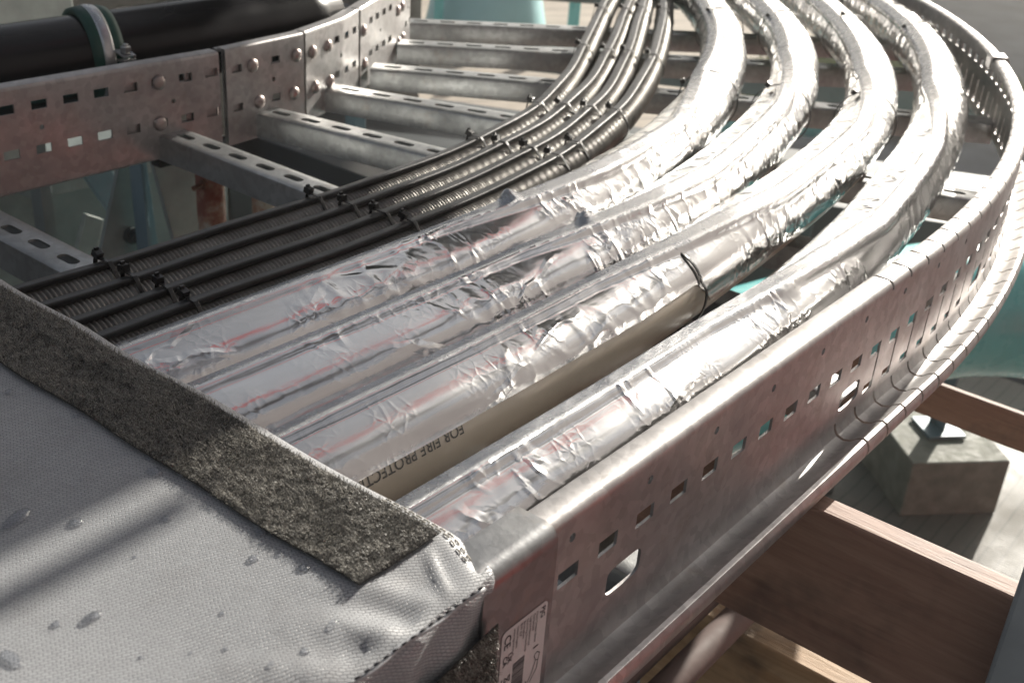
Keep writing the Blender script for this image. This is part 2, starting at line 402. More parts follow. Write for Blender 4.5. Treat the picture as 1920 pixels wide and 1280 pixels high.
# ---- coupler plates (on the inner face of the inner rail), each with its bolts
def coupler(s0, s1, bolts, seed):
    off = -.0022 - .0009 * (seed % 2) if seed else .0035
    pp = [(.010, .0825), (.004 , .0826), (off * .3, .0822), (off * .85, .0805), (off, .078)] + [(off, -.024), (off, -.030)]
    rc = []
    s = s0 + .0165
    while s < s1 - .01:
        if not any(abs(s - b[0]) < .012 for b in bolts):
            rc.append((round(s, 5), .0578, .0078, .0044)); rc.append((round(s, 5), .0128, .0078, .0044))
        s += .0315
    rg = [rnd(round((s0 + s1) / 2 + .01, 5), .0352)]
    if not seed: pp = [(.0045, .07), (.0045, -.02), (.0046, -.0205)]; off = -.0004; rc = [(r[0] - .022, r[1], r[2], r[3]) for r in rc]
    mb = MB(); sheet(mb, inner, pp, s0, s1, .01, rc, rg, [], flip=True)
    c = mb.build('coupler_plate', M['galv_old'], tray, smooth=True, solid=.0016, merge=.00001)
    for (s, z) in bolts:
        x, y = inner(s, off); x2, y2 = inner(s, off - 1); n = Vector((x2 - x, y2 - y, 0)).normalized(); u = Vector((0, 0, 1)); t = n.cross(u)
        b = MB(); N = 20; vs = []; fs = []
        for i in range(7):
            a = i / 6 * math.pi / 2; r = .0078 * math.cos(a) + .0004; h = .0048 * math.sin(a)
            for q in range(N): vs.append(Vector((x, y, z)) + n * (h + .0003) + (u * math.cos(2 * math.pi * q / N) + t * math.sin(2 * math.pi * q / N)) * r)
        for i in range(6):
            for q in range(N): fs.append((i * N + q, i * N + (q + 1) % N, (i + 1) * N + (q + 1) % N, (i + 1) * N + q))
        fs.append(tuple(6 * N + q for q in range(N))); b.add(vs, fs)
        bo = b.build('bolt', M['bolt'], c, smooth=True); bo.location = (0, 0, 0)
    return c
coupler(-.075, .069, [(-.0152, .0581), (-.017, .0129)], 0).name = 'coupler_plate'
coupler(.0725, .2045, [(.1145, .0575), (.1238, .0128), (.1888, .0574), (.1837, .0118)], 1)
coupler(.2085, .372, [(.225, .0547), (.2649, .0544), (.2307, .0093), (.27, .0082)], 2)
coupler(.3745, .545, [(.3864, .0508), (.3926, .0043)], 3)
coupler(.548, .72, [(.5587, .046), (.568, -.002), (.59, .047), (.60, -.002)], 4)
# ---- rungs
RUNG = [(-.5516, .787, -1.5708), (-.2758, .787, -1.5708), (0, .7867, -1.5708), (.1406, .7917, -1.3985), (.2796, .8185, -1.2398), (.4088, .8691, -.9741), (.5457, .9524, -.8393), (.6643, 1.0538, -.7757)]
RO = [0.033, .033, 0, 0, 0, 0, 0, 0, 0, 0]
def rung(x, y, a, first):
    # find length to the outer rail
    ux, uy = math.cos(a), math.sin(a); L = 0
    while L < 1.6:
        px, py = x + ux * L, y + uy * L
        if px < OC[0]:
            if py < OC[1] - OR + .004: break
        elif math.hypot(px - OC[0], py - OC[1]) > OR - .004: break
        L += .002
    W2 = .0195; H = .0285; q = .0439; st = -.028
    P = [(-W2 + .006, -.0105 - .018), (-W2, -.0285), (-W2, -.004), (-W2 + .0012, -.0012), (-W2 + .004, 0), (W2 - .004, 0), (W2 - .0012, -.0012), (W2, -.004), (W2, -.0285), (W2 - .006, -.0285)]
    xs = set(np.round(np.arange(st, L, .05), 5)) | {round(L, 5)}
    slots = []; c = first
    while c < L - .02:
        if c > st + .02: slots.append(c); xs |= {round(c - .016, 5), round(c + .016, 5)}
        c += q
    xs = sorted(xs); cols = []
    prof = [(-W2 + .006, -.0283), (-W2, -.0285), (-W2, -.004), (-W2 + .0012, -.0012), (-W2 + .004, 0), (-.0082, 0), (.0082, 0), (W2 - .004, 0), (W2 - .0012, -.0012), (W2, -.004), (W2, -.0285), (W2 - .006, -.0283)]
    mb = MB(); n = len(prof); fs = []; vs = [(s, p[0], p[1]) for s in xs for p in prof]
    for i in range(len(xs) - 1):
        sm = (xs[i] + xs[i + 1]) / 2
        for j in range(n - 1):
            if j == 5 and any(abs(sm - c) < .0159 for c in slots): continue
            fs.append((i * n + j, (i + 1) * n + j, (i + 1) * n + j + 1, i * n + j + 1))
    for c in slots:
        pts = []; N = 8; r = .0052; hl = .0128 - r
        for k in range(N + 1): t = -math.pi / 2 + math.pi * k / N; pts.append((hl + r * math.cos(t), r * math.sin(t)))
        for k in range(N + 1): t = math.pi / 2 + math.pi * k / N; pts.append((-hl + r * math.cos(t), r * math.sin(t)))
        m = len(pts); b = len(vs)
        out = []
        for (aa, bb) in pts:
            k = max(abs(aa) / .016, abs(bb) / .0082); out.append((aa / k, bb / k))
        # corners
        for sx in (-1, 1):
            for sy in (-1, 1):
                i = min(range(m), key=lambda k: (out[k][0] - sx * .016) ** 2 + (out[k][1] - sy * .0082) ** 2); out[i] = (sx * .016, sy * .0082)
        vs += [(c + p[0], p[1], 0) for p in pts] + [(c + p[0], p[1], 0) for p in out]
        fs += [(b + k, b + m + k, b + m + (k + 1) % m, b + (k + 1) % m) for k in range(m)]
    vs = [(x + ux * a_ - uy * b_, y + uy * a_ + ux * b_, c_) for a_, b_, c_ in vs]
    mb.add(vs, fs)
    o = mb.build('rung', M['galv_rung'], tray, smooth=True, solid=.0022, merge=.00001)
    return o
for (x, y, a), f in zip(RUNG, RO): rung(x, y, a, f)

M['conduit'] = simple('brown_grey_conduit', (.17, .125, .115), .7, 0, .2, 20)
# ---- cover clip at the jacket (wraps top and outer face), carries the sticker
clip = MB(); cp_ = [(-.0205, .0825), (-.0042, .0827)] + [(-.0042 + .0088 * math.sin(t), .0739 + .0088 * math.cos(t)) for t in (.25, .5, .75, 1.0, 1.3)] + [(.0046, .0735), (.0046, -.02), (.006, -.026), (.026, -.0275), (.031, -.024), (.0325, -.028), (.031, -.036)]
sheet(clip, outer, cp_, -.4365, -.3822, .009, [], [], [], flip=True)
clipo = clip.build('rail_clip', M['galv_smooth'], tray, smooth=True, solid=.002)
tag(clipo, 'smooth grey steel clip folded over the near end of the outer rail')
# far clip on the bend
c2 = MB(); cq = [(-.0215, .066), (-.0215, .0795), (-.019, .0835), (-.001, .0835), (.0025, .080), (.003, .060)]
sheet(c2, outer, cq, .905, .935, .006, flip=True); c2.build('joint_bracket', M['galv_old'], tray, smooth=True, solid=.002)

# ---- sticker: white polygon and its print in one mesh
def text_mesh(txt, size, bold=0):
    cu_ = bpy.data.curves.new('t', 'FONT'); cu_.body = txt; cu_.size = size; cu_.offset = bold; cu_.resolution_u = 3
    o = bpy.data.objects.new('t', cu_); S.collection.objects.link(o); dg = bpy.context.evaluated_depsgraph_get()
    me = bpy.data.meshes.new_from_object(o.evaluated_get(dg)); vs = [v.co.copy() for v in me.vertices]; fs = [tuple(p.vertices) for p in me.polygons]
    bpy.data.objects.remove(o); bpy.data.curves.remove(cu_); bpy.data.meshes.remove(me); return vs, fs
SX, SZ, SY = -.3866, .0436, OC[1] - OR - .0046 - .00035     # top right corner of the sticker
st = MB()
def sk(a, b, dy=0): return (SX - a, SY - dy, SZ - b)     # a: leftwards, b: downwards
Wd, Ht, cr_ = .0345, .062, .003
pts = []
for (ca, cb, t0) in ((cr_, cr_, 0), (Wd - cr_, cr_, 1), (Wd - cr_, Ht - cr_, 2), (cr_, Ht - cr_, 3)):
    for k in range(6):
        t = -math.pi + t0 * 0 + (k / 5) * math.pi / 2
        dx, dz = math.cos(t + t0 * math.pi / 2), math.sin(t + t0 * math.pi / 2); pts.append(sk(ca + cr_ * dx, cb + cr_ * dz))
st.add(pts, [tuple(range(len(pts)))], 0)
def stext(txt, a, b, size, bold=.0):    # reads downwards, letter tops to the right
    vs, fs = text_mesh(txt, size, bold)
    st.add([sk(a - v.y, b + v.x, .0002) for v in vs], fs, 1)
stext('PJG', .0050, .0020, .0046, .00006)
for i, (t, sz) in enumerate([('Heavy Coupler Sleeve', .0021), ('Galvanised', .0024), ('Legrand Electric Ltd', .0022), ('Great King Street North', .0020), ('Birmingham', .0022), ('B19 2LF', .0024), ('United Kingdom', .0020), ('www.legrand.co.uk', .0021)]):
    stext(t, .0088 + i * .00245, .0022, sz, .00002)
stext('CE', .0325, .0030, .0068, .0001); stext('UK', .0290, .0155, .0044, .00008); stext('CA', .0325, .0155, .0044, .00008)
stext('1', .0088, .0235, .0055, .00015); stext('212', .0262, .036, .0026)
b = .0245
while b < .055:
    wv = random.choice([.00025, .0004, .0007]); q = [sk(.0155, b, .0002), sk(.0245, b, .0002), sk(.0245, b + wv, .0002), sk(.0155, b + wv, .0002)]
    st.add(q, [(0, 1, 2, 3)], 1); b += wv + random.choice([.0003, .0005])
def sline(p, w_=.00025):
    for (a0, b0), (a1, b1) in zip(p[:-1], p[1:]):
        d = Vector((a1 - a0, b1 - b0)); n = Vector((-d.y, d.x)).normalized() * w_
        st.add([sk(a0 - n.x, b0 - n.y, .0002), sk(a1 - n.x, b1 - n.y, .0002), sk(a1 + n.x, b1 + n.y, .0002), sk(a0 + n.x, b0 + n.y, .0002)], [(0, 1, 2, 3)], 1)
sline([(.003, .031), (.0055, .029), (.0075, .0305), (.006, .034), (.0085, .041), (.0125, .046), (.0130, .043)]); sline([(.003, .031), (.004, .035), (.006, .034)]); sline([(.004, .035), (.0045, .040), (.0095, .046)])
sline([(.0265, .029), (.0305, .033)], .0003); sline([(.0305, .029), (.0265, .033)], .0003); sline([(.0265, .029), (.0265, .033)], .0003); sline([(.0305, .029), (.0305, .033)], .0003); sline([(.0325, .029), (.0325, .033)], .0004)
sline([(.028, .0355), (.032, .0355), (.032, .038), (.028, .038), (.028, .0355)], .0003)
sto = st.build('sticker', [M['paper'], M['ink']], clipo); sto.location = (0, 0, 0)
tag(sto, 'white printed sticker with barcode and address turned on its side')

# ================================================================ FOIL PIPES
def hull_profile(r, bump_half, bump_h, n=720):
    """radius against angle (measured from the bump) of the hull of a circle and a small rectangle"""
    pts = [(r * math.cos(2 * math.pi * i / 180), r * math.sin(2 * math.pi * i / 180)) for i in range(180)] + [(-bump_half, r + bump_h * .85), (bump_half, r + bump_h * .85), (-bump_half * .7, r + bump_h), (bump_half * .7, r + bump_h)]
    pts = sorted(set(pts))
    def half(ps):
        h = []
        for p in ps:
            while len(h) > 1 and (h[-1][0] - h[-2][0]) * (p[1] - h[-2][1]) - (h[-1][1] - h[-2][1]) * (p[0] - h[-2][0]) <= 0: h.pop()
            h.append(p)
        return h
    H = half(pts)[:-1] + half(pts[::-1])[:-1]; out = []
    for k in range(n):
        a = 2 * math.pi * k / n; dx, dy = math.sin(a), math.cos(a); best = 0
        for i in range(len(H)):
            x1, y1 = H[i]; x2, y2 = H[(i + 1) % len(H)]; den = dx * (y2 - y1) - dy * (x2 - x1)
            if abs(den) < 1e-12: continue
            t = (x1 * (y2 - y1) - y1 * (x2 - x1)) / den; u = (x1 * dy - y1 * dx) / den
            if t > 0 and -1e-6 <= u <= 1 + 1e-6: best = max(best, t)
        out.append(best)
    return np.array(out)
HP = hull_profile(.0327, .0078, .0066)
def crumple(x, y, z, seed, sx=0):
    v = Vector((x, y, z + seed * 3.7))
    m = noise.noise(Vector((x * 7, y * 7, seed * 9.1))) + min(.35, max(0, sx)) * .8; m = min(1, max(0, (m - .07) * 3.2))
    w_ = Vector((noise.noise(v * 30), noise.noise(v * 30 + Vector((9, 3, 1))), noise.noise(v * 30 + Vector((2, 7, 5))))) * .008
    d = noise.voronoi((v + w_) * 38)[0]; e = d[1] - d[0]; c = noise.noise(Vector((x * 18, y * 18, z * 50 + seed)))
    return (.05 + .5 * m) * ((d[0] - .4) * .0011) + m * max(0, 1 - e * 4.5) * .0007 + .0005 * c
LUMP = {1: [(-.029, -14, .013, .010)], 2: [(-.018, -18, .011, .009)], 4: [(-.02, 10, .004, .02)]}
def foil_pipe(k, label, gaps, ties):
    s, X, Y, th = cpath(FOIL[k]); r0 = .0335; N = len(s)
    t = thing('foil_wrapped_pipe', label, 'pipe', (float(X[0]), float(Y[0]), 0), 'foil wrapped pipes lying side by side on the tray')
    # inner plastic pipe
    st_ = 4; mb = MB(); idx = list(range(0, N, st_)); n = 40; vs = []; uv = []
    for i in idx:
        nx, ny = math.sin(th[i]), -math.cos(th[i])
        for q in range(n):
            a = 2 * math.pi * q / n; vs.append((X[i] + nx * .0318 * math.sin(a), Y[i] + ny * .0318 * math.sin(a), .0327 + .0318 * math.cos(a)))
    fs = [(i * n + q, i * n + (q + 1) % n, (i + 1) * n + (q + 1) % n, (i + 1) * n + q) for i in range(len(idx) - 1) for q in range(n)]
    fs += [tuple(range(n)), tuple((len(idx) - 1) * n + q for q in range(n))[::-1]]
    mb.add(vs, fs); pp = mb.build('plastic_pipe', M['beige'], t, smooth=True)
    # foil skin
    mb = MB(); n = 84; vs = []; uv = []; rib = []
    for i in range(N):
        x = X[i]; nx, ny = math.sin(th[i]), -math.cos(th[i]); sx = s[i]
        fb = np.interp(sx, [-.12, .02, .18, .45, .75, 1.2], [-21, 2, 26, 20, -34, -40])
        if k == 1: fb = np.interp(sx, [-.12, .1, .3, .55, 1.2], [-21, 10, 22, -30, -40])
        fb += 2.0 * math.sin(sx * 9 + k)
        lo, hi = gaps(sx)     # angular extent, degrees from up, + = outer (camera) side
        for q in range(n + 1):
            a = R_(lo + (hi - lo) * q / n); da = abs((math.degrees(a) - fb + 180) % 360 - 180); rr = HP[int((math.degrees(a) - fb) % 360 * 2) % 720]; rr = .0327 + (rr - .0327) * (1 if da < 14.5 else max(.45, 1 - (da - 14.5) * .09))
            zz = .0327 + rr * math.cos(a); px, py = x + nx * rr * math.sin(a), Y[i] + ny * rr * math.sin(a)
            d = crumple(px, py, zz, k, sx); rb = abs(((math.degrees(a) - fb + 180) % 360) - 180) < 13.5
            if rb: d *= .35
            for (lx, la, lh, lw) in LUMP.get(k, []):
                dd = ((x - lx) / lw) ** 2 + ((math.degrees(a) - la) / 13) ** 2
                if dd < 9: d += lh * math.exp(-dd * 1.4) * (1 + .35 * noise.noise(Vector((px, py, zz)) * 160))
            rr = rr + d * (1 if rr < .036 else .6); rr = max(rr, .0322)
            vs.append((x + nx * rr * math.sin(a), Y[i] + ny * rr * math.sin(a), .0327 + rr * math.cos(a))); uv.append((sx, R_(lo + (hi - lo) * q / n) * .033 + k * .7)); rib.append(rb)
    w1 = n + 1; fs = []; 
    for i in range(N - 1):
        for q in range(n): fs.append((i * w1 + q, i * w1 + q + 1, (i + 1) * w1 + q + 1, (i + 1) * w1 + q))
    mb.add(vs, fs, 0, uv)
    mb.m = [1 if (rib[f[0]] and rib[f[1]]) else 0 for f in mb.f]
    mb.build('foil_wrap', [M['foil'], M['ribfoil']], t, smooth=True)
    for (sx, a0) in ties:
        i = int(np.argmin(abs(X - sx) + (np.arange(N) * 0))); tx, ty = math.cos(th[i]), math.sin(th[i]); nx, ny = ty, -tx; mb = MB()
        fb = 0; loop = []
        for q in range(48):
            a = 2 * math.pi * q / 48; rr = .0360 if a0 < 140 else (.0352 if 68 < math.degrees(a) < 200 else .0325)
            loop.append((rr * math.sin(a), rr * math.cos(a)))
        vs = []; 
        for wv in (-.0017, .0017):
            for dr in (0, .0013):
                for (p_, z_) in loop:
                    f = 1 + dr / .035; vs.append((X[i] + tx * wv + nx * p_ * f, Y[i] + ty * wv + ny * p_ * f, .0345 + z_ * f))
        m_ = 48; fs = []
        for q in range(m_):
            p = (q + 1) % m_; fs += [(m_ + q, m_ + p, 3 * m_ + p, 3 * m_ + q), (q, 2 * m_ + q, 2 * m_ + p, p), (q, p, m_ + p, m_ + q), (2 * m_ + q, 3 * m_ + q, 3 * m_ + p, 2 * m_ + p)]
        mb.add(vs, fs)
        a = R_(a0); c = Vector((X[i] + nx * .039 * math.sin(a), Y[i] + ny * .039 * math.sin(a), .0345 + .039 * math.cos(a)))
        mb.box(c, (.006, .006, .006), Matrix.Rotation(math.atan2(ty, tx), 3, 'Z') @ Matrix.Rotation(-a, 3, 'X'))
        mb.build('cable_tie', M['tie'], t, bevel=.0006)
    return t, pp
def g_norm(hi, amp=6, seed=0):
    return lambda s: (-125, hi + amp * noise.noise(Vector((s * 6, seed, 0))) + 2 * noise.noise(Vector((s * 40, seed, 3))))
def g3(s):
    base = np.interp(s, [-.02, .005], [62, 100]) + 3.0 * noise.noise(Vector((s * 8, 1, 0))); return (-125, base)
foil_pipe(1, 'wrinkled foil pipe nearest the dark hoses with a peaked foil lump on top', g_norm(105, 6, 1), [(.888, -35), (.511, -60)])
foil_pipe(2, 'foil pipe second from the dark hoses with a dark torn lump on its ridge', g_norm(98, 6, 2), [(.961, -45), (.526, -30)])
p3, pp3 = foil_pipe(3, 'foil pipe with bare beige plastic and black printed letters showing along its lower side', g3, [(1.035, -20), (.585, -30), (-.014, 150)])
foil_pipe(4, 'foil pipe lying right beside the perforated outer side rail', g_norm(102, 6, 4), [(1.084, -45)])
# print on the bare side of pipe 3, upside down
vs, fs = text_mesh('FOR FIRE PROTECTION', .0094, .0001)
mx = max(v.x for v in vs); s3, X3, Y3, th3 = cpath(FOIL[3])
mb = MB(); tv = []
for v in vs:
    sx = -.272 - v.x; a = (90 - 16) * math.pi / 180 + (.0075 - v.y) / .032 ; a = R_(86) - v.y / .032
    i = int(np.argmin(abs(X3 - sx))); f_ = (sx - X3[i]); nx, ny = math.sin(th3[i]), -math.cos(th3[i]); r = .0320
    tv.append((sx + nx * r * math.sin(a), Y3[i] + ny * r * math.sin(a), .0327 + r * math.cos(a)))
# upside down: letter tops face away from the ridge
tv = []
for v in vs:
    sx = -.300 - v.x; a = R_(61) + v.y / .032; i = int(np.argmin(abs(X3 - sx))); r = .0320; nx, ny = math.sin(th3[i]), -math.cos(th3[i])
    tv.append((sx + nx * r * math.sin(a), Y3[i] + ny * r * math.sin(a), .0327 + r * math.cos(a)))
mb.add(tv, fs); pr = mb.build('printed_lettering', M['inkbrown'], pp3); pr.location = (0, 0, 0)

# ================================================================ DARK HOSES
def hose(k, label, ties):
    s, X, Y, th = cpath(HOSE[k], L=2.1, ds=.00085, x0=-.62); N = len(s); off = .0045; zc = .0150
    t = thing('corrugated_hose', label, 'hose', (float(X[0]), float(Y[0]), 0), 'dark corrugated hoses strapped with cable')
    n = 26; vs = []
    rr = .0140 + .0010 * np.sin(2 * math.pi * s / .0028)
    nx, ny = np.sin(th), -np.cos(th)
    ang = np.linspace(0, 2 * math.pi, n, endpoint=False)
    ph = s[:, None] + 0 * ang[None, :] + (.0012 * ang / math.pi)[None, :]
    rr = .0142 + .0017 * np.abs(np.sin(math.pi * ph / .0040)) ** .7 * 2 - .0017
    A = np.stack([X[:, None] + nx[:, None] * (off + rr * np.sin(ang)), Y[:, None] + ny[:, None] * (off + rr * np.sin(ang)), zc + rr * np.cos(ang)], -1).reshape(-1, 3)
    i, q = np.meshgrid(np.arange(N - 1), np.arange(n), indexing='ij'); q2 = (q + 1) % n
    F = np.stack([i * n + q, i * n + q2, (i + 1) * n + q2, (i + 1) * n + q], -1).reshape(-1, 4)
    mb = MB(); mb.v = A.tolist(); mb.f = [tuple(f) for f in F.tolist()]; mb.m = [0] * len(mb.f); mb.uv = [(0, 0)] * len(mb.v)
    mb.build('hose_body', M['hose'], t, smooth=True)
    # flat heating cable on top
    sec = []
    for q in range(16):
        a = 2 * math.pi * q / 16; c, d = math.cos(a), math.sin(a); sec.append((.0058 * math.copysign(abs(c) ** .45, c), .0034 * math.copysign(abs(d) ** .32, d)))
    tl = R_(-10); idx = list(range(0, N, 8)); vs = []
    for i in idx:
        wob = .0006 * math.sin(s[i] * 23 + k); 
        for (a, b_) in sec:
            u = a * math.cos(tl) - b_ * math.sin(tl) + wob; v_ = a * math.sin(tl) * -1 + b_ * math.cos(tl); vs.append((X[i] + nx[i] * u, Y[i] + ny[i] * u, .0322 + v_ + .0006 * math.sin(s[i] * 31 + k)))
    m_ = 16; fs = [(i * m_ + q, (i + 1) * m_ + q, (i + 1) * m_ + (q + 1) % m_, i * m_ + (q + 1) % m_) for i in range(len(idx) - 1) for q in range(m_)]
    fs += [tuple(range(m_)), tuple((len(idx) - 1) * m_ + q for q in range(m_))[::-1]]
    mb = MB(); mb.add(vs, fs); mb.build('heating_cable', M['rubber'], t, smooth=True)
    for sx in ties:
        i = int(np.argmin(abs(X - sx))); tx, ty = math.cos(th[i]), math.sin(th[i]); mb = MB(); ax, ay = nx[i], ny[i]
        loop = []
        for q in range(40):
            a = 2 * math.pi * q / 40; u, z = off + .0162 * math.sin(a), zc + .0162 * math.cos(a)
            # hull with cable
            du, dz = math.sin(a), math.cos(a); e = .0075 * abs(du) + .0045 * abs(dz); sup_c = 0 * du + .0322 * dz + e; sup_h = off * du + zc * dz + .0158
            loop.append((a, max(sup_c, sup_h)))
        pts = []
        for j in range(40):   # envelope of support lines
            a0, h0 = loop[j]; a1, h1 = loop[(j + 1) % 40]; d0 = (math.sin(a0), math.cos(a0)); d1 = (math.sin(a1), math.cos(a1)); det = d0[0] * d1[1] - d0[1] * d1[0]
            pts.append(((h0 * d1[1] - h1 * d0[1]) / det, (d0[0] * h1 - d1[0] * h0) / det))
        vs = []; cx_, cz_ = 2e-3, .022
        sk_ = random.uniform(-.25, .25)
        for wv in (-.0019, .0019):
            for f in (1, 1.06):
                for (u, z) in pts:
                    u2 = cx_ + (u - cx_) * f; z2 = cz_ + (z - cz_) * f; w2 = wv + sk_ * u2 * .6; vs.append((X[i] + tx * w2 + ax * u2, Y[i] + ty * w2 + ay * u2, z2))
        m_ = 40; fs = []
        for q in range(m_):
            p = (q + 1) % m_; fs += [(m_ + q, m_ + p, 3 * m_ + p, 3 * m_ + q), (q, 2 * m_ + q, 2 * m_ + p, p), (q, p, m_ + p, m_ + q), (2 * m_ + q, 3 * m_ + q, 3 * m_ + p, 2 * m_ + p)]
        mb.add(vs, fs)
        Rz = Matrix.Rotation(math.atan2(ty, tx) + random.uniform(-.2, .2), 3, 'Z')
        hc = Vector((X[i] + ax * -.0062, Y[i] + ay * -.0062, .0395)); mb.box(hc, (.0062, .0072, .0056), Rz @ Matrix.Rotation(R_(random.uniform(-10, 30)), 3, 'X'))
        mb.box(hc + Vector((-ax * .001, -ay * .001, .0035)), (.0036, .0022, .0035), Rz)
        mb.build('cable_tie', M['tie'], t, bevel=.0005)
    return t
hose(1, 'dark corrugated hose on the inner edge of the bundle beside the open rungs', [-.301, -.085, .162, .322, .619, .869])
hose(2, 'dark corrugated hose second from the open rungs', [-.302, -.076, .172, .345, .628, .9])
hose(3, 'dark corrugated hose third from the open rungs', [-.296, -.069, .181, .361, .647, .934])
hose(4, 'dark corrugated hose touching the first foil pipe', [-.297, -.065, .182, .235, .376, .656, .957])

# ================================================================ INSULATION JACKET
jk = thing('insulation_jacket', 'grey woven fabric cover wrapped round the near end of the tray with a fuzzy strip', 'jacket', (-.45, 0, ZB))
def jz(x, y):          # height of the top face
    e = min(1, max(0, (y + .004) / .03)); e = math.sin(e * math.pi / 2)
    z = .0868 + .0022 * math.sin((x + .42) * 18 + .6) * e + .004 * (e - 1) + .0010 * math.sin(y * 26 + x * 9) * e
    z += .0025 * e * noise.noise(Vector((x * 9, y * 9, 2)))
    z += -.0025 * math.exp(-((y - .012) / .008) ** 2) * math.exp(-((x + .455) / .03) ** 2)
    fx = max(0, 1 - abs(y) / .055); z += .0022 * fx * fx * math.sin((x * 1.0 + y * .9) * 190 + 2.2 * noise.noise(Vector((x * 14, y * 10, 8)))) * min(1, max(0, (-.455 - x) / .02))
    u_ = (y - .0) / .021; px_ = -.449 + .006 * u_
    if -.2 < u_ < 1.1: z += .0017 * math.exp(-((x - px_) / .0028) ** 2) * math.sin(math.pi * min(1, max(0, (u_ + .2) / 1.3)))
    hem = max(0, (x + .434) / .010); z -= .0035 * min(1, hem) ** 2
    return z
def jx(x, y): return x + (.0007 * math.sin(y * 46) + .0016 * noise.noise(Vector((y * 14, 5, 1)))) * max(0, 1 - abs(x + .424) * 6) + (-.006 * max(0, 1 - abs(y - .0) / .02) * max(0, 1 + (x + .424) * 8))
xs = list(np.arange(-.96, -.50, .010)) + list(np.arange(-.50, -.4239, .0025)) + [-.4225, -.4217, -.4213]
ycol = [('s', -.0100, z) for z in np.arange(-.12, .0761, .007)] + [('s', -.0092, .079), ('s', -.0075, .0815), ('s', -.0045, .0828)]
ytop = list(np.arange(-.001, .06, .003)) + list(np.arange(.06, .86, .01))
mb = MB(); vs = []; uv = []; W_ = 0
for xi in xs:
    row = []; L = 0; prev = None
    for (_, y, z) in ycol:
        fold = .0028 * noise.noise(Vector((xi * 26 + z * 18, z * 7, 3))) - .0018 * math.sin(xi * 170 - z * 60) * max(0, 1 - abs(z - .05) / .05) + .003 * math.sin(z * 45 + xi * 30) * max(0, (.06 - z) * 6) 
        pull = -.004 * max(0, 1 - abs(z - .06) / .05)
        row.append(Vector((jx(xi, 0), y + fold + pull * max(0, 1 - abs(xi + .43) * 12) * -1, z)))
    for y in ytop: row.append(Vector((jx(xi, y), y, jz(xi, y))))
    if xi > -.4238:
        dz = (-.424 - xi) * -1; row = [Vector((p.x, p.y + (0.002 * dz / .003 if i < len(ycol) else 0), p.z - (.0 if i < len(ycol) else dz * dz * 320))) for i, p in enumerate(row)]
    for p in row:
        if prev is not None: L += (p - prev).length
        prev = p; vs.append(tuple(p)); uv.append((p.x, L))
    W_ = len(row)
fs = [(i * W_ + j, (i + 1) * W_ + j, (i + 1) * W_ + j + 1, i * W_ + j + 1) for i in range(len(xs) - 1) for j in range(W_ - 1)]
mb.add(vs, fs, 0, uv); jm = mb.build('fabric_cover', M['cloth'], jk, smooth=True, solid=.0028)
# folded flap at the corner, seam piping and stitches
def strip_along(pts, r, name, mat, n=8):
    b = MB(); b.tube(pts, r, n); return b.build(name, mat, jk, smooth=True)
strip_along([(x, -.0095 + .0006 * math.sin(x * 190), .0822 - .0004 * math.sin(x * 120)) for x in np.arange(-.96, -.436, .004)], .0011, 'seam', M['cloth'])
b = MB()
for i, x in enumerate(np.arange(-.62, -.438, .0052)):
    b.tube([(x, -.0096, .0836), (x + .0018, -.0098, .0838), (x + .0036, -.0097, .0834)], .00045, 6)
b.build('seam_stitching', M['darkthread'], jk, smooth=True)
b = MB()
for off_ in (0, .0030):
    for i, y in enumerate(np.arange(.006, .06, .0048)):
        p = [Vector((jx(-.4262 - off_, yy), yy, jz(-.4262 - off_, yy) + .0005)) for yy in (y, y + .0016, y + .0033)]; p[1].z += .0003; b.tube(p, .00042, 6)
b.build('hem_stitching', M['thread'], jk, smooth=True)
# fuzzy fastener strip on top
def velcro(surf, u0, u1, v0, v1, nu, nv, dens, seed, name):
    """surf(u,v)->(point, normal)"""
    r = random.Random(seed); mb = MB(); vs = []
    for i in range(nu + 1):
        for j in range(nv + 1):
            u = u0 + (u1 - u0) * i / nu; v = v0 + (v1 - v0) * j / nv; p, n = surf(u, v); vs.append(p + n * .0008)
    fs = [(i * (nv + 1) + j, (i + 1) * (nv + 1) + j, (i + 1) * (nv + 1) + j + 1, i * (nv + 1) + j + 1) for i in range(nu) for j in range(nv)]
    mb.add(vs, fs); base = mb.build(name, M['velcro_base'], jk, smooth=True, solid=.0006)
    mb = MB(); V = []; Fc = []
    for _ in range(dens):
        u = r.uniform(u0, u1); v = r.uniform(v0, v1); p, n = surf(u, v); p = p + n * .0008
        cl = noise.noise(Vector((u * 45, v * 45, 1))); c2 = noise.noise(Vector((u * 160, v * 160, 4))); sw = cl * 2.0 + c2 * 2.0 + r.uniform(-1.1, 1.1); t = n.orthogonal().normalized(); t = Matrix.Rotation(sw * 1.6, 3, n) @ t; bt = n.cross(t)
        L = r.uniform(.0012, .0034) * (1 + .3 * cl + .3 * c2); lean = r.uniform(.3, 1.25); wd = r.uniform(.00008, .00016); k = len(V)
        a = p; b_ = p + n * L * .6 + t * L * .35 * lean; c = p + n * L * .75 + t * L * lean
        V += [a - bt * wd, a + bt * wd, b_ + bt * wd, b_ - bt * wd, c]; Fc += [(k, k + 1, k + 2, k + 3), (k + 3, k + 2, k + 4)]
    mb.add(V, Fc); fz = mb.build('fuzzy_pile', M['fuzz'], base); fz.location = (0, 0, 0); return base
def surf_top(u, v):     # u: x, v: y
    x = jx(u, v) + .0008 * math.sin(v * 60) * (1 if u < -.46 else 0)
    if v < .045: x = u + (jx(u, v) - u)
    z = jz(u, v); e = .002; n = Vector((-(jz(u + e, v) - z) / e, -(jz(u, v + e) - z) / e, 1)).normalized(); return Vector((x, v, z + .0012)), n
velcro(surf_top, -.4815, -.4325, .0235, .60, 20, 120, 72000, 1, 'fuzzy_strip')
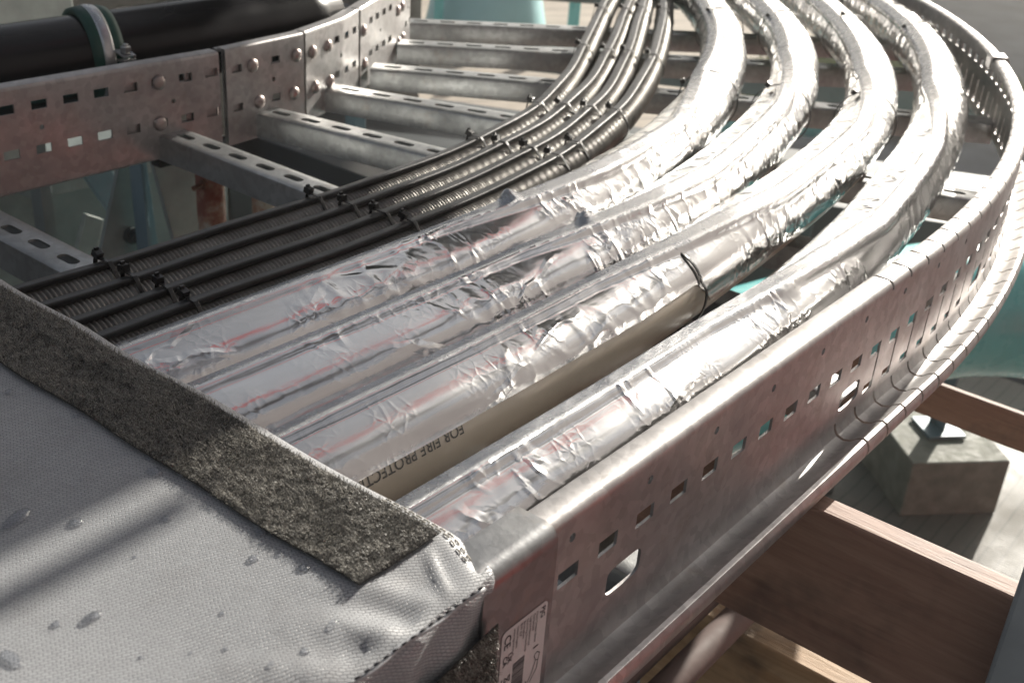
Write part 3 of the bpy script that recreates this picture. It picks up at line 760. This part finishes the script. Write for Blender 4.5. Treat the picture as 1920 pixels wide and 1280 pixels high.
def surf_side(u, v):    # u: x, v: z
    return Vector((u, -.0128 - .0014 * math.sin(v * 60 + u * 40), v + (u + .45) * .12)), Vector((0, -1, 0))
tag(velcro(surf_side, -.484, -.4305, -.05, .0560, 12, 24, 11000, 2, 'fuzzy_strip'), 'patch of fuzzy strip low on the side face')
# water drops on the cover
DR = [(-.479, .167, 9), (-.487, .156, 7), (-.478, .145, 6), (-.549, .17, 10), (-.533, .149, 6), (-.505, .122, 4.5), (-.481, .086, 10), (-.498, .071, 5), (-.489, .065, 3), (-.488, .05, 5), (-.564, .09, 6.5), (-.575, .097, 4), (-.528, .054, 2.5), (-.54, .037, 2.5), (-.597, .091, 8), (-.564, .057, 2.2), (-.52, .014, 4), (-.534, .017, 2.6), (-.503, .016, 3), (-.514, .175, 2), (-.477, .12, 3), (-.494, .271, 5), (-.485, .224, 3.5), (-.52, .235, 2.2), (-.53, .11, 2), (-.55, .045, 1.8)]
WH = ['beside the top of the fuzzy strip', 'just below the largest pair of drops', 'tucked by the fuzzy strip', 'large and flat at the left edge', 'in the dark shaded part', 'round and alone above the bright streak', 'widest drop touching the lower fuzzy strip', 'in bright cloth left of the strip corner', 'tiny one near the fuzzy strip corner', 'near the lower fuzzy strip corner', 'pale wide drop in the sunlit area', 'small drop left of the pale wide drop', 'tiny one in the middle of the sunlit area', 'tiny one low in the sunlit area', 'at the lower left edge of the cover', 'speck near the bottom edge', 'clear drop near the stitched seam', 'small drop just above the stitched seam', 'small drop near the folded corner', 'speck in the upper dark area', 'smear close to the middle of the fuzzy strip', 'high at the far left edge', 'small one under the upper fuzzy strip', 'speck at the left above the large flat drop', 'speck beside the bright streak', 'speck at the bottom left']
for (x, y, r), wh in zip(DR, WH):
    r *= .00050; mb = MB(); n = 28; rings_ = 7; z0 = jz(x, y) + .0002; vs = []; rot = random.uniform(0, 3); el = random.uniform(1.1, 1.9) if r > .003 else 1.1; sd = random.uniform(0, 50)
    for i in range(rings_):
        f = i / rings_; ct = math.cos(f * math.pi / 2) ** .6
        for q in range(n):
            a = 2 * math.pi * q / n; rr = r * ct * (1 + .22 * noise.noise(Vector((math.cos(a) * 1.3, math.sin(a) * 1.3, sd))))
            ux, uy = rr * math.cos(a) * el, rr * math.sin(a) / el ** .5; px, py = x + ux * math.cos(rot) - uy * math.sin(rot), y + ux * math.sin(rot) + uy * math.cos(rot)
            vs.append((px, py, jz(px, py) + .0001 + min(r * .5, .0016) * math.sin(f * math.pi / 2)))
    vs.append((x, y, jz(x, y) + .0001 + min(r * .5, .0016)))
    fs = [(i * n + q, i * n + (q + 1) % n, (i + 1) * n + (q + 1) % n, (i + 1) * n + q) for i in range(rings_ - 1) for q in range(n)] + [((rings_ - 1) * n + q, (rings_ - 1) * n + (q + 1) % n, rings_ * n) for q in range(n)]
    mb.add(vs, fs); o = mb.build('water_drop', M['water'], smooth=True, origin=(x, y, z0))
    tag(o, 'clear water drop on the grey cover, ' + wh, 'water drop', 'water drops on the fabric cover')

# ================================================================ BLACK PIPE WITH CLAMP
BP0, BPd = Vector((0, .935, .062)), Vector((1, .035, 0)).normalized(); BR = .047
b = MB(); P = [BP0 + BPd * t for t in (-1.2, -.3, .5)]
b.tube([BP0 + BPd * t for t in np.arange(-1.2, .40, .05)], BR, 48); bp_ = b.build('black_pipe', M['blackpipe'], smooth=True)
tag(bp_, 'thick glossy black pipe running behind the inner side rail', 'pipe')
pc = thing('pipe_clamp', 'green rubber lined steel clamp round the thick black pipe', 'clamp', tuple(BP0 + BPd * -.012))
def ring(name, r0, r1, w_, c, mat, tilt=0):
    b = MB(); n = 56; vs = []; ax = Matrix.Rotation(tilt, 3, 'Z') @ BPd; sd = ax.cross(Vector((0, 0, 1))).normalized()
    for q in range(n):
        a = 2 * math.pi * q / n; dr = sd * math.cos(a) + Vector((0, 0, 1)) * math.sin(a)
        for (rr, ww) in ((r0, -w_), (r1 - .0015, -w_), (r1, -w_ * .6), (r1, w_ * .6), (r1 - .0015, w_), (r0, w_)): vs.append(c + dr * rr + ax * ww)
    fs = [(q * 6 + j, q * 6 + (j + 1) % 6, ((q + 1) % n) * 6 + (j + 1) % 6, ((q + 1) % n) * 6 + j) for q in range(n) for j in range(6)]
    b.add(vs, fs); return b.build(name, mat, pc, smooth=True)
cc_ = BP0 + BPd * -.012
ring('rubber_lining', BR - .001, BR + .0075, .0185, cc_, M['greenrubber'], -.25); ring('steel_band', BR + .004, BR + .0092, .0065, cc_, M['zinc'], -.25)
b = MB(); ang_ = R_(12); e = cc_ + Vector((.002, -math.cos(ang_) * (BR + .013), math.sin(ang_) * (BR + .013)))
b.box(e + Vector((0, 0, .002)), (.016, .022, .0025), Matrix.Rotation(.25, 3, 'X')); b.box(e + Vector((0, 0, -.006)), (.016, .020, .0025), Matrix.Rotation(-.15, 3, 'X'))
b.tube([e + Vector((0, -.003, .012)), e + Vector((0, -.003, -.030))], .0032, 10); b.tube([e + Vector((0, -.003, .0035)), e + Vector((0, -.003, .0095))], .0062, 6)
b.build('clamp_screw', M['zinc'], pc, bevel=.0006)

# ================================================================ TIMBERS, SUPPORTS AND THINGS BELOW
def plank(name, label, c, size, mat, cat='timber', rz=0, bevel=.002, group=None):
    b = MB(); b.box(c, size, Matrix.Rotation(rz, 3, 'Z'))
    o = b.build(name, mat, bevel=bevel, origin=c); return tag(o, label, cat, group)
plank('timber_board', 'dark red brown board on edge passing under the near outer rail', (-.0975, -.01, -.0925), (.021, .34, .113), M['redwood'])
plank('timber_joist', 'yellow sawn joist with a sunlit top below the red brown board', (.074, -.09, -.40), (.055, .50, .20), M['yellowwood'])
plank('timber_board', 'narrow brown board crossing beneath the far bend in front of the teal duct', (.567, .03, -.2735), (.0105, .62, .047), M['redwood'])
post = MB()
def vquad_post(): pass
b = MB(); b.box((-.108, -.189, -.42), (.05, .05, .9)); o = b.build('steel_post', simple('blue_grey_post_paint', (.33, .37, .39), .5, .1, .15, 14), bevel=.003, origin=(-.108, -.189, -.42)); o.rotation_euler = (0, R_(0), 0)
tag(o, 'plain grey steel post at the end of the red brown board', 'post')
for nm, lab, x0, y0, z0, r in (('grey_conduit', 'upper grey conduit under the tray beside the red brown board', -.40, .079, -.222, .0150), ('grey_conduit', 'lower grey conduit under the tray above the yellow joist', -.40, .047, -.232, .0125)):
    b = MB(); b.tube([(x0 + t, y0 + .0 * t, z0) for t in np.arange(-.3, .53, .02)], r, 24); o = b.build(nm, M['conduit'], smooth=True); tag(o, lab, 'conduit', 'grey conduits under the tray')
b = MB(); b.tube([(-.092, .082, -.192), (.0, .084, -.192), (.12, .086, -.192)], .0135, 24); tag(b.build('white_pipe', M['palegrey'], smooth=True), 'short white pipe showing below the rail beside the conduits', 'pipe')
b = MB(); b.box((-.140, .070, -.180), (.05, .03, .03)); tag(b.build('red_clip', M['redplastic'], bevel=.003, origin=(-.140, .070, -.180)), 'small dark red plastic clip under the rail', 'clip')
# black conduit bracket etc. behind / below the inner rail
def vslab(name, label, pts, Y, th_, mat, cat, bevel=.0015):
    cx_ = sum(p[0] for p in pts) / len(pts); cz_ = sum(p[1] for p in pts) / len(pts); b = MB()
    b.prism([(p[0], Y, p[1]) for p in pts], (0, th_, 0)); return tag(b.build(name, mat, bevel=bevel, origin=(cx_, Y, cz_)), label, cat)
vslab('wall_panel', 'pale stained board behind the near open rung', [(.0, -.15), (.22, -.15), (.208, -.9), (.0, -.9)], 1.5, .03, M['palegrey'], 'board')
vslab('steel_channel', 'slim grey green channel beside the pale stained board', [(.106, -.12), (.124, -.12), (.128, -.7), (.106, -.7)], 1.3, .03, M['greysteel'], 'channel')
vslab('equipment_cabinet', 'dark grey green cabinet behind the steel braces', [(.16, -.30), (.62, -.30), (.62, -1.0), (.16, -1.0)], 1.52, .35, M['greysteel'], 'cabinet')
vslab('cabinet_lid', 'light edged lid on the dark cabinet', [(.15, -.262), (.40, -.262), (.40, -.286), (.15, -.286)], 1.40, .12, M['palegrey'], 'lid')
vslab('brace_strut', 'blue grey flat brace leaning to the right', [(.176, -.215), (.226, -.215), (.246, -.265), (.222, -.300)], 1.3, .012, M['bluegrey'], 'brace')
vslab('brace_strut', 'short pale flat brace leaning left above the hoses', [(.208, -.308), (.238, -.325), (.205, -.42), (.170, -.40)], 1.35, .012, M['palegrey'], 'brace')
vslab('gusset_plate', 'large green grey gusset plate with a round bolt', [(.186, -.16), (.216, -.16), (.226, -.36), (.115, -.36)], 1.2, .008, M['greysteel'], 'plate')
b = MB(); b.tube([(.187, 1.2, -.292), (.187, 1.192, -.292)], .013, 20); b.tube([(.187, 1.192, -.292), (.187, 1.184, -.292)], .008, 6); tag(b.build('plate_bolt', M['darkgrey']), 'dark round bolt on the green grey gusset plate', 'bolt')
b = MB(); b.prism([(.181, 1.15, -.12), (.187, 1.15, -.12), (.191, 1.15, -.45), (.185, 1.15, -.45)], (0, .03, 0)); b.prism([(.187, 1.165, -.12), (.199, 1.165, -.12), (.220, 1.165, -.45), (.191, 1.165, -.45)], (0, .004, 0))
tag(b.build('angle_post', M['bluegrey'], bevel=.001), 'upright angle iron next to the gusset plate', 'post')
vslab('support_plate', 'pale mottled plate leaning beside the rusty post', [(.165, -.13), (.245, -.13), (.245, -.40), (.222, -.40)], 1.1, .01, M['palegrey'], 'plate')
vslab('foam_pad', 'black pad squeezed under the inner rail', [(.144, -.125), (.187, -.125), (.184, -.138), (.145, -.138)], 1.05, .02, M['tie'], 'pad')
b = MB(); b.tube([(.189, 1.0, -.03), (.189, 1.0, -.85)], .0195, 28); rp = b.build('rusty_post', M['rustpost'], smooth=True); tag(rp, 'rust stained round post below the first open rung', 'post')
b = MB(); b.tube([(.170, .99, -.150), (.150, .985, -.150)], .0035, 8); b.tube([(.173, .99, -.150), (.168, .99, -.150)], .0075, 6); o = b.build('rusty_bolt', M['rust'], rp)
b = MB(); b.tube([(.45, 1.2, -.16), (.45, 1.2, -1.05)], .022, 24); tag(b.build('rusty_post', M['rustpost'], smooth=True), 'second round post standing behind the dark hoses', 'post')
vslab('rusty_bracket', 'small rusty bracket under the inner rail joint', [(.365, -.148), (.425, -.155), (.412, -.172), (.37, -.163)], 1.1, .03, M['rust'], 'bracket')
plank('support_beam', 'dark grey beam crossing beneath the second and third open rungs', (.262, .62, -.115), (.045, .80, .05), M['darkgrey'], 'beam')
b = MB(); b.prism([(1.05, 1.6, -.12), (1.083, 1.6, -.12), (1.083, 1.6, -1.05), (1.05, 1.6, -1.05)], (0, .035, 0)); tag(b.build('blue_post', M['bluegrey'], bevel=.002), 'pale blue grey post seen between the open rungs', 'post')

# ---- teal duct
def bez(P, n=40):
    out = []; P = [Vector(p) for p in P]
    for i in range(len(P) - 1):
        a, b_, c, d = P[max(i - 1, 0)], P[i], P[i + 1], P[min(i + 2, len(P) - 1)]
        for k in range(n): t = k / n; out.append(.5 * ((2 * b_) + (c - a) * t + (2 * a - 5 * b_ + 4 * c - d) * t * t + (3 * b_ - a - 3 * c + d) * t ** 3))
    out.append(P[-1]); return out
b = MB(); b.tube(bez([(0.153, 0.782, -0.632), (0.669, 0.653, -0.597), (1.142, 0.498, -0.563), (1.572, 0.326, -0.563), (1.83, 0.051, -0.615), (1.916, -0.465, -0.683)], 16), .142, 48)
tag(b.build('teal_duct', M['teal'], smooth=True), 'big glossy teal round duct curving below the right of the bend', 'duct')
# ---- concrete block with steel foot
blk = thing('concrete_block', 'square concrete footing block on the wet roof carrying a steel foot', 'concrete block', (1.72, .30, -1.05))
M['concrete'] = simple('concrete', (.20, .205, .175), .75, 0, .3, 30, .002, 60)
ux = Vector((.17, -.157, 0)); uy = Vector((.126, .128, 0)); o0 = Vector((1.49, .329, -1.05))
b = MB(); b.prism([o0, o0 + ux, o0 + ux + uy * 1.5, o0 + uy * 1.5], (0, 0, .14)); b.build('block_body', M['concrete'], blk, bevel=.004)
b = MB(); c0 = o0 + ux * .52 + uy * .75 + Vector((0, 0, .142)); b.box(c0 + Vector((0, 0, .004)), (.09, .09, .008), Matrix.Rotation(R_(-42), 3, 'Z'))
b.box(c0 + Vector((0, 0, .11)), (.006, .045, .21), Matrix.Rotation(R_(-42), 3, 'Z')); b.box(c0 + Vector((.012, .012, .11)), (.03, .006, .21), Matrix.Rotation(R_(-42), 3, 'Z'))
b.build('steel_foot', M['bluegrey'], blk, bevel=.001)
b = MB(); p0 = Vector((1.47, .50, -1.05)); b.tube([p0, p0 + Vector((-.02, .0, .6))], .02, 16); tag(b.build('blue_post', M['bluegrey'], smooth=True), 'slim blue steel leg below the outer rail near the concrete block', 'post')
# ---- far things
def slab(name, label, cat, c, size, mat, rz=0, bevel=.004):
    b = MB(); b.box(c, size, Matrix.Rotation(R_(rz), 3, 'Z')); return tag(b.build(name, mat, bevel=bevel, origin=c), label, cat)
b = MB(); vs = []; n = 32
for (z, r) in ((-1.05, .36), (-.62, .27), (-.60, .25)):
    for q in range(n): a = 2 * math.pi * q / n; vs.append((4.35 + r * math.cos(a), 3.95 + r * math.sin(a), z))
b.add(vs, [(i * n + q, i * n + (q + 1) % n, (i + 1) * n + (q + 1) % n, (i + 1) * n + q) for i in range(2) for q in range(n)] + [tuple(2 * n + q for q in range(n))])
tag(b.build('teal_cowl', M['paleteal'], smooth=True), 'pale teal cone shaped roof cowl far behind the rungs', 'cowl')
slab('teal_upright', 'thin teal upright left of the pale roof cowl', 'upright', (3.95, 3.95, -.8), (.05, .05, .5), M['teal'], 40)
slab('teal_upright', 'thin teal upright just left of the dark hoses at the top', 'upright', (4.45, 3.42, -.8), (.06, .06, .5), M['teal'], 40)
b = MB(); b.tube(bez([(3.55, 1.9, -.95), (3.75, 1.85, -.9), (3.95, 1.75, -.92)], 10), .09, 28); tag(b.build('teal_float', M['teal'], smooth=True), 'small rounded teal pipe end between the foil pipes', 'pipe end')
slab('dark_duct', 'wide dark grey duct lying under the far rungs', 'duct', (1.72, 1.62, -.72), (.62, 1.5, .24), M['darkgrey'], 38)
slab('dark_duct', 'long dark duct behind the foil pipes in the bend', 'duct', (2.6, 1.35, -.85), (.55, 2.4, .20), M['darkgrey'], 24)
slab('steel_beam', 'long grey beam across the top behind the rungs', 'beam', (2.02, 2.12, -.232), (1.5, .08, .07), M['greysteel'], -51)
slab('steel_beam', 'slim grey beam seen between the foil pipes at the top', 'beam', (2.2, 1.9, -.45), (.07, 2.6, .08), M['greysteel'], 30)
slab('pale_sheet', 'pale sheet of board lying on the roof behind the rungs', 'sheet', (2.75, 3.15, -1.02), (.5, .22, .03), M['palegrey'], 30)
slab('leaning_sheet', 'leaning grey panel at the top left behind the black pipe', 'panel', (.12, 1.55, .0), (.5, .03, .45), M['palegrey'], 12)
slab('weathered_fence', 'grey weathered timber fence behind the black pipe', 'fence', (.75, 2.3, -.25), (2.6, .04, 1.4), M['greywood'], 2)
b = MB()
for dx in (0, .045): b.tube([(-.10 + dx, 1.30, .16), (.16 + dx, 1.20, .105)], .006, 10)
tag(b.build('steel_rods', M['zinc'], smooth=True), 'pair of bright steel rods reaching to the black pipe at top left', 'rods')

# ---- grass
def grass():
    r = random.Random(3); mb = MB(); V = []; Fc = []
    for _ in range(9000):
        x = r.uniform(4.4, 5.8); y = r.uniform(1.3, 2.6); h = r.uniform(.04, .12); a = r.uniform(0, 6.28); k = len(V); d = Vector((math.cos(a), math.sin(a), 0)) * .004
        p = Vector((x, y, -1.04)); V += [p - d, p + d, p + Vector((r.uniform(-.04, .04), r.uniform(-.04, .04), h))]; Fc.append((k, k + 1, k + 2))
    mb.add(V, Fc); m = NM('grass_blades', (.10, .16, .03), .6); m.col(m.mix(m.noise(3), (.05, .10, .02), (.20, .26, .06))); tag(mb.build('grass', m.m), 'patch of green grass far behind the foil pipes', 'grass', kind='stuff')
grass()
# ---- ground
M['membrane'] = simple('dark_roof_membrane', (.05, .056, .066), .95, 0, .25, 3, .0, 25)
M['membrane'].node_tree.nodes['Principled BSDF'].inputs['Specular IOR Level'].default_value = 0
def flat(name, x0, y0, x1, y1, z, mat): b = MB(); b.add([(x0, y0, z), (x1, y0, z), (x1, y1, z), (x0, y1, z)], [(0, 1, 2, 3)]); return tag(b.build(name, mat), kind='structure')
flat('ground', -60, -60, 90, 90, -1.054, M['membrane'])
def wet():
    m = NM('wet_concrete', (.2, .2, .2), .3); n1 = m.noise(3, 6, .6); n2 = m.noise(40, 5, .7)
    c = m.mix(m.rng(n1, .35, .65, 0, 1), (.15, .145, .13), (.27, .255, .225)); c = m.mix(m.math('MULTIPLY', n2, .6), c, (.12, .115, .11))
    st_ = m.wave(9, m.co.outputs['Object'], 'Y', 1); c = m.mix(m.rng(st_, 0, .10, .5, 0), c, (.08, .08, .08))
    m.col(c); m.rough(m.rng(n1, .35, .6, .42, .75)); m.bump(m.wave(38, m.co.outputs['Object'], 'X', .8), .003, .5).bump(n2, .002, .6); return m.m
def tan():
    m = NM('tan_paving', (.4, .35, .3), .8); n1 = m.noise(3, 6, .6); c = m.mix(m.rng(n1, .35, .65, 0, 1), (.34, .29, .235), (.46, .40, .33))
    jn = m.wave(1.6, m.vec((1, 1, 1), 'Object', (0, 0, .5)), 'Y', .2); c = m.mix(m.rng(jn, 0, .04, .6, 0), c, (.12, .11, .10)); m.col(c); m.bump(m.noise(40, 4), .003, .5); return m.m
flat('reflected_red_paving', .9, -2.0, 2.4, -1.55, -1.046, simple('reflected_red_paving', (.62, .07, .035), .7, 0, .2, 6))  # unseen red patch placed so the inner rail reflects red
flat('brown_paving', -3, -4.1, 9, -.9, -1.050, simple('brown_paving', (.24, .225, .225), .8, 0, .2, 6))
flat('wet_concrete_floor', 1.1, -1.4, 2.35, .95, -1.05, wet())
flat('tan_paving', 2.35, 2.2, 6.4, 7.2, -1.05, tan())
# ---- unseen off-frame objects, placed for their reflections and shade
M['greywall'] = simple('unseen_grey_wall', (.09, .09, .092), .85, 0, .15, 3)
b = MB(); b.box((-1.9, -2.9, .75), (9, .3, 3.6)); o = b.build('added_unseen_wall', M['greywall'], origin=(-1.9, -2.9, .75)); o.rotation_euler = (0, 0, R_(-42)); tag(o, 'grey wall added unseen behind the viewpoint to darken metal reflections', 'wall')  # unseen wall added to darken what the metal reflects
bld = thing('rendered_building', 'pinkish rendered building unseen on the right, red base added for reflections', 'building', (3, -2.2, -1.05))
b = MB(); b.box((3, -2.3, 1.10), (20, .5, 4.3)); b.build('wall', simple('pink_render', (.54, .485, .49), .8, 0, .1, 2), bld)
b = MB(); b.box((1.4, -2.03, -.52), (2.0, .06, 1.04)); b.build('reflected_red_base', simple('added_red_base', (.85, .055, .025), .6, 0, .2, 9), bld)  # red base added for the inner rail's red reflection
b = MB(); b.box((2.2, -2.03, .70), (2.8, .05, .09)); b.build('reflected_red_band', simple('red_band_paint', (.50, .08, .06), .5, 0, .05), bld)  # band added for a second red streak in the foil
M['darkbeam'] = simple('dark_reflection_beam', (.15, .165, .185), .5, 0, .2, 5)
b = MB(); b.box((1.3, -.30, 1.52), (3.4, .20, .12)); tag(b.build('added_reflection_beam', M['darkbeam'], bevel=.004), 'dark steel beam added unseen overhead for a dark band reflected in the foil', 'beam')  # unseen beam added so the foil mirrors a dark band
aw = NM('red_translucent_sheet', (.7, .03, .02), .6); tl = aw.n('ShaderNodeBsdfTranslucent'); tl.inputs[0].default_value = (.62, .09, .065, 1); aw.l(tl.outputs[0], aw.t.nodes['Material Output'].inputs['Surface'])
b = MB(); b.box((1.3, .24, 1.52), (3.0, .085, .004)); tag(b.build('added_reflection_awning', aw.m), 'narrow red translucent awning strip added unseen overhead for a red foil reflection', 'awning')  # unseen strip added so the foil mirrors a red streak
# unseen platform added so its deck shades the near hoses and the cover
ov = thing('added_shade_platform', 'unseen platform added above the tray to shade the near hoses', 'platform', (1.0, .9, .63))
OFF = SV * 1.6
b = MB()
x0, x1 = -.98 + OFF.x, .10 + OFF.x
b.box(((x0 + x1) / 2, (.150 + 1.5) / 2 + OFF.y, .08 + OFF.z), (x1 - x0, 1.35, .012)); b.build('shade_panel', M['darkgrey'], ov)
b = MB(); b.box(((x0 + x1 - .65) / 2, .1235 + OFF.y, .08 + OFF.z), (x1 - x0 - .57, .0135, .012)); b.build('shade_bar', M['darkgrey'], ov)  # added bar; its shadow bounds the light streak on the cover

# ---- thin air volume standing in for lens glare
hz = bpy.data.materials.new('lens_veil_haze'); hz.use_nodes = True; t = hz.node_tree; t.nodes.remove(t.nodes['Principled BSDF'])
pv = t.nodes.new('ShaderNodeVolumePrincipled'); pv.inputs['Color'].default_value = (1, .97, .92, 1); pv.inputs['Density'].default_value = .009; pv.inputs['Anisotropy'].default_value = .65
t.links.new(pv.outputs[0], t.nodes['Material Output'].inputs['Volume'])
b = MB(); b.box((15, 5, .80), (160, 160, 5.6)); tag(b.build('lens_veil_haze', hz), kind='stuff')
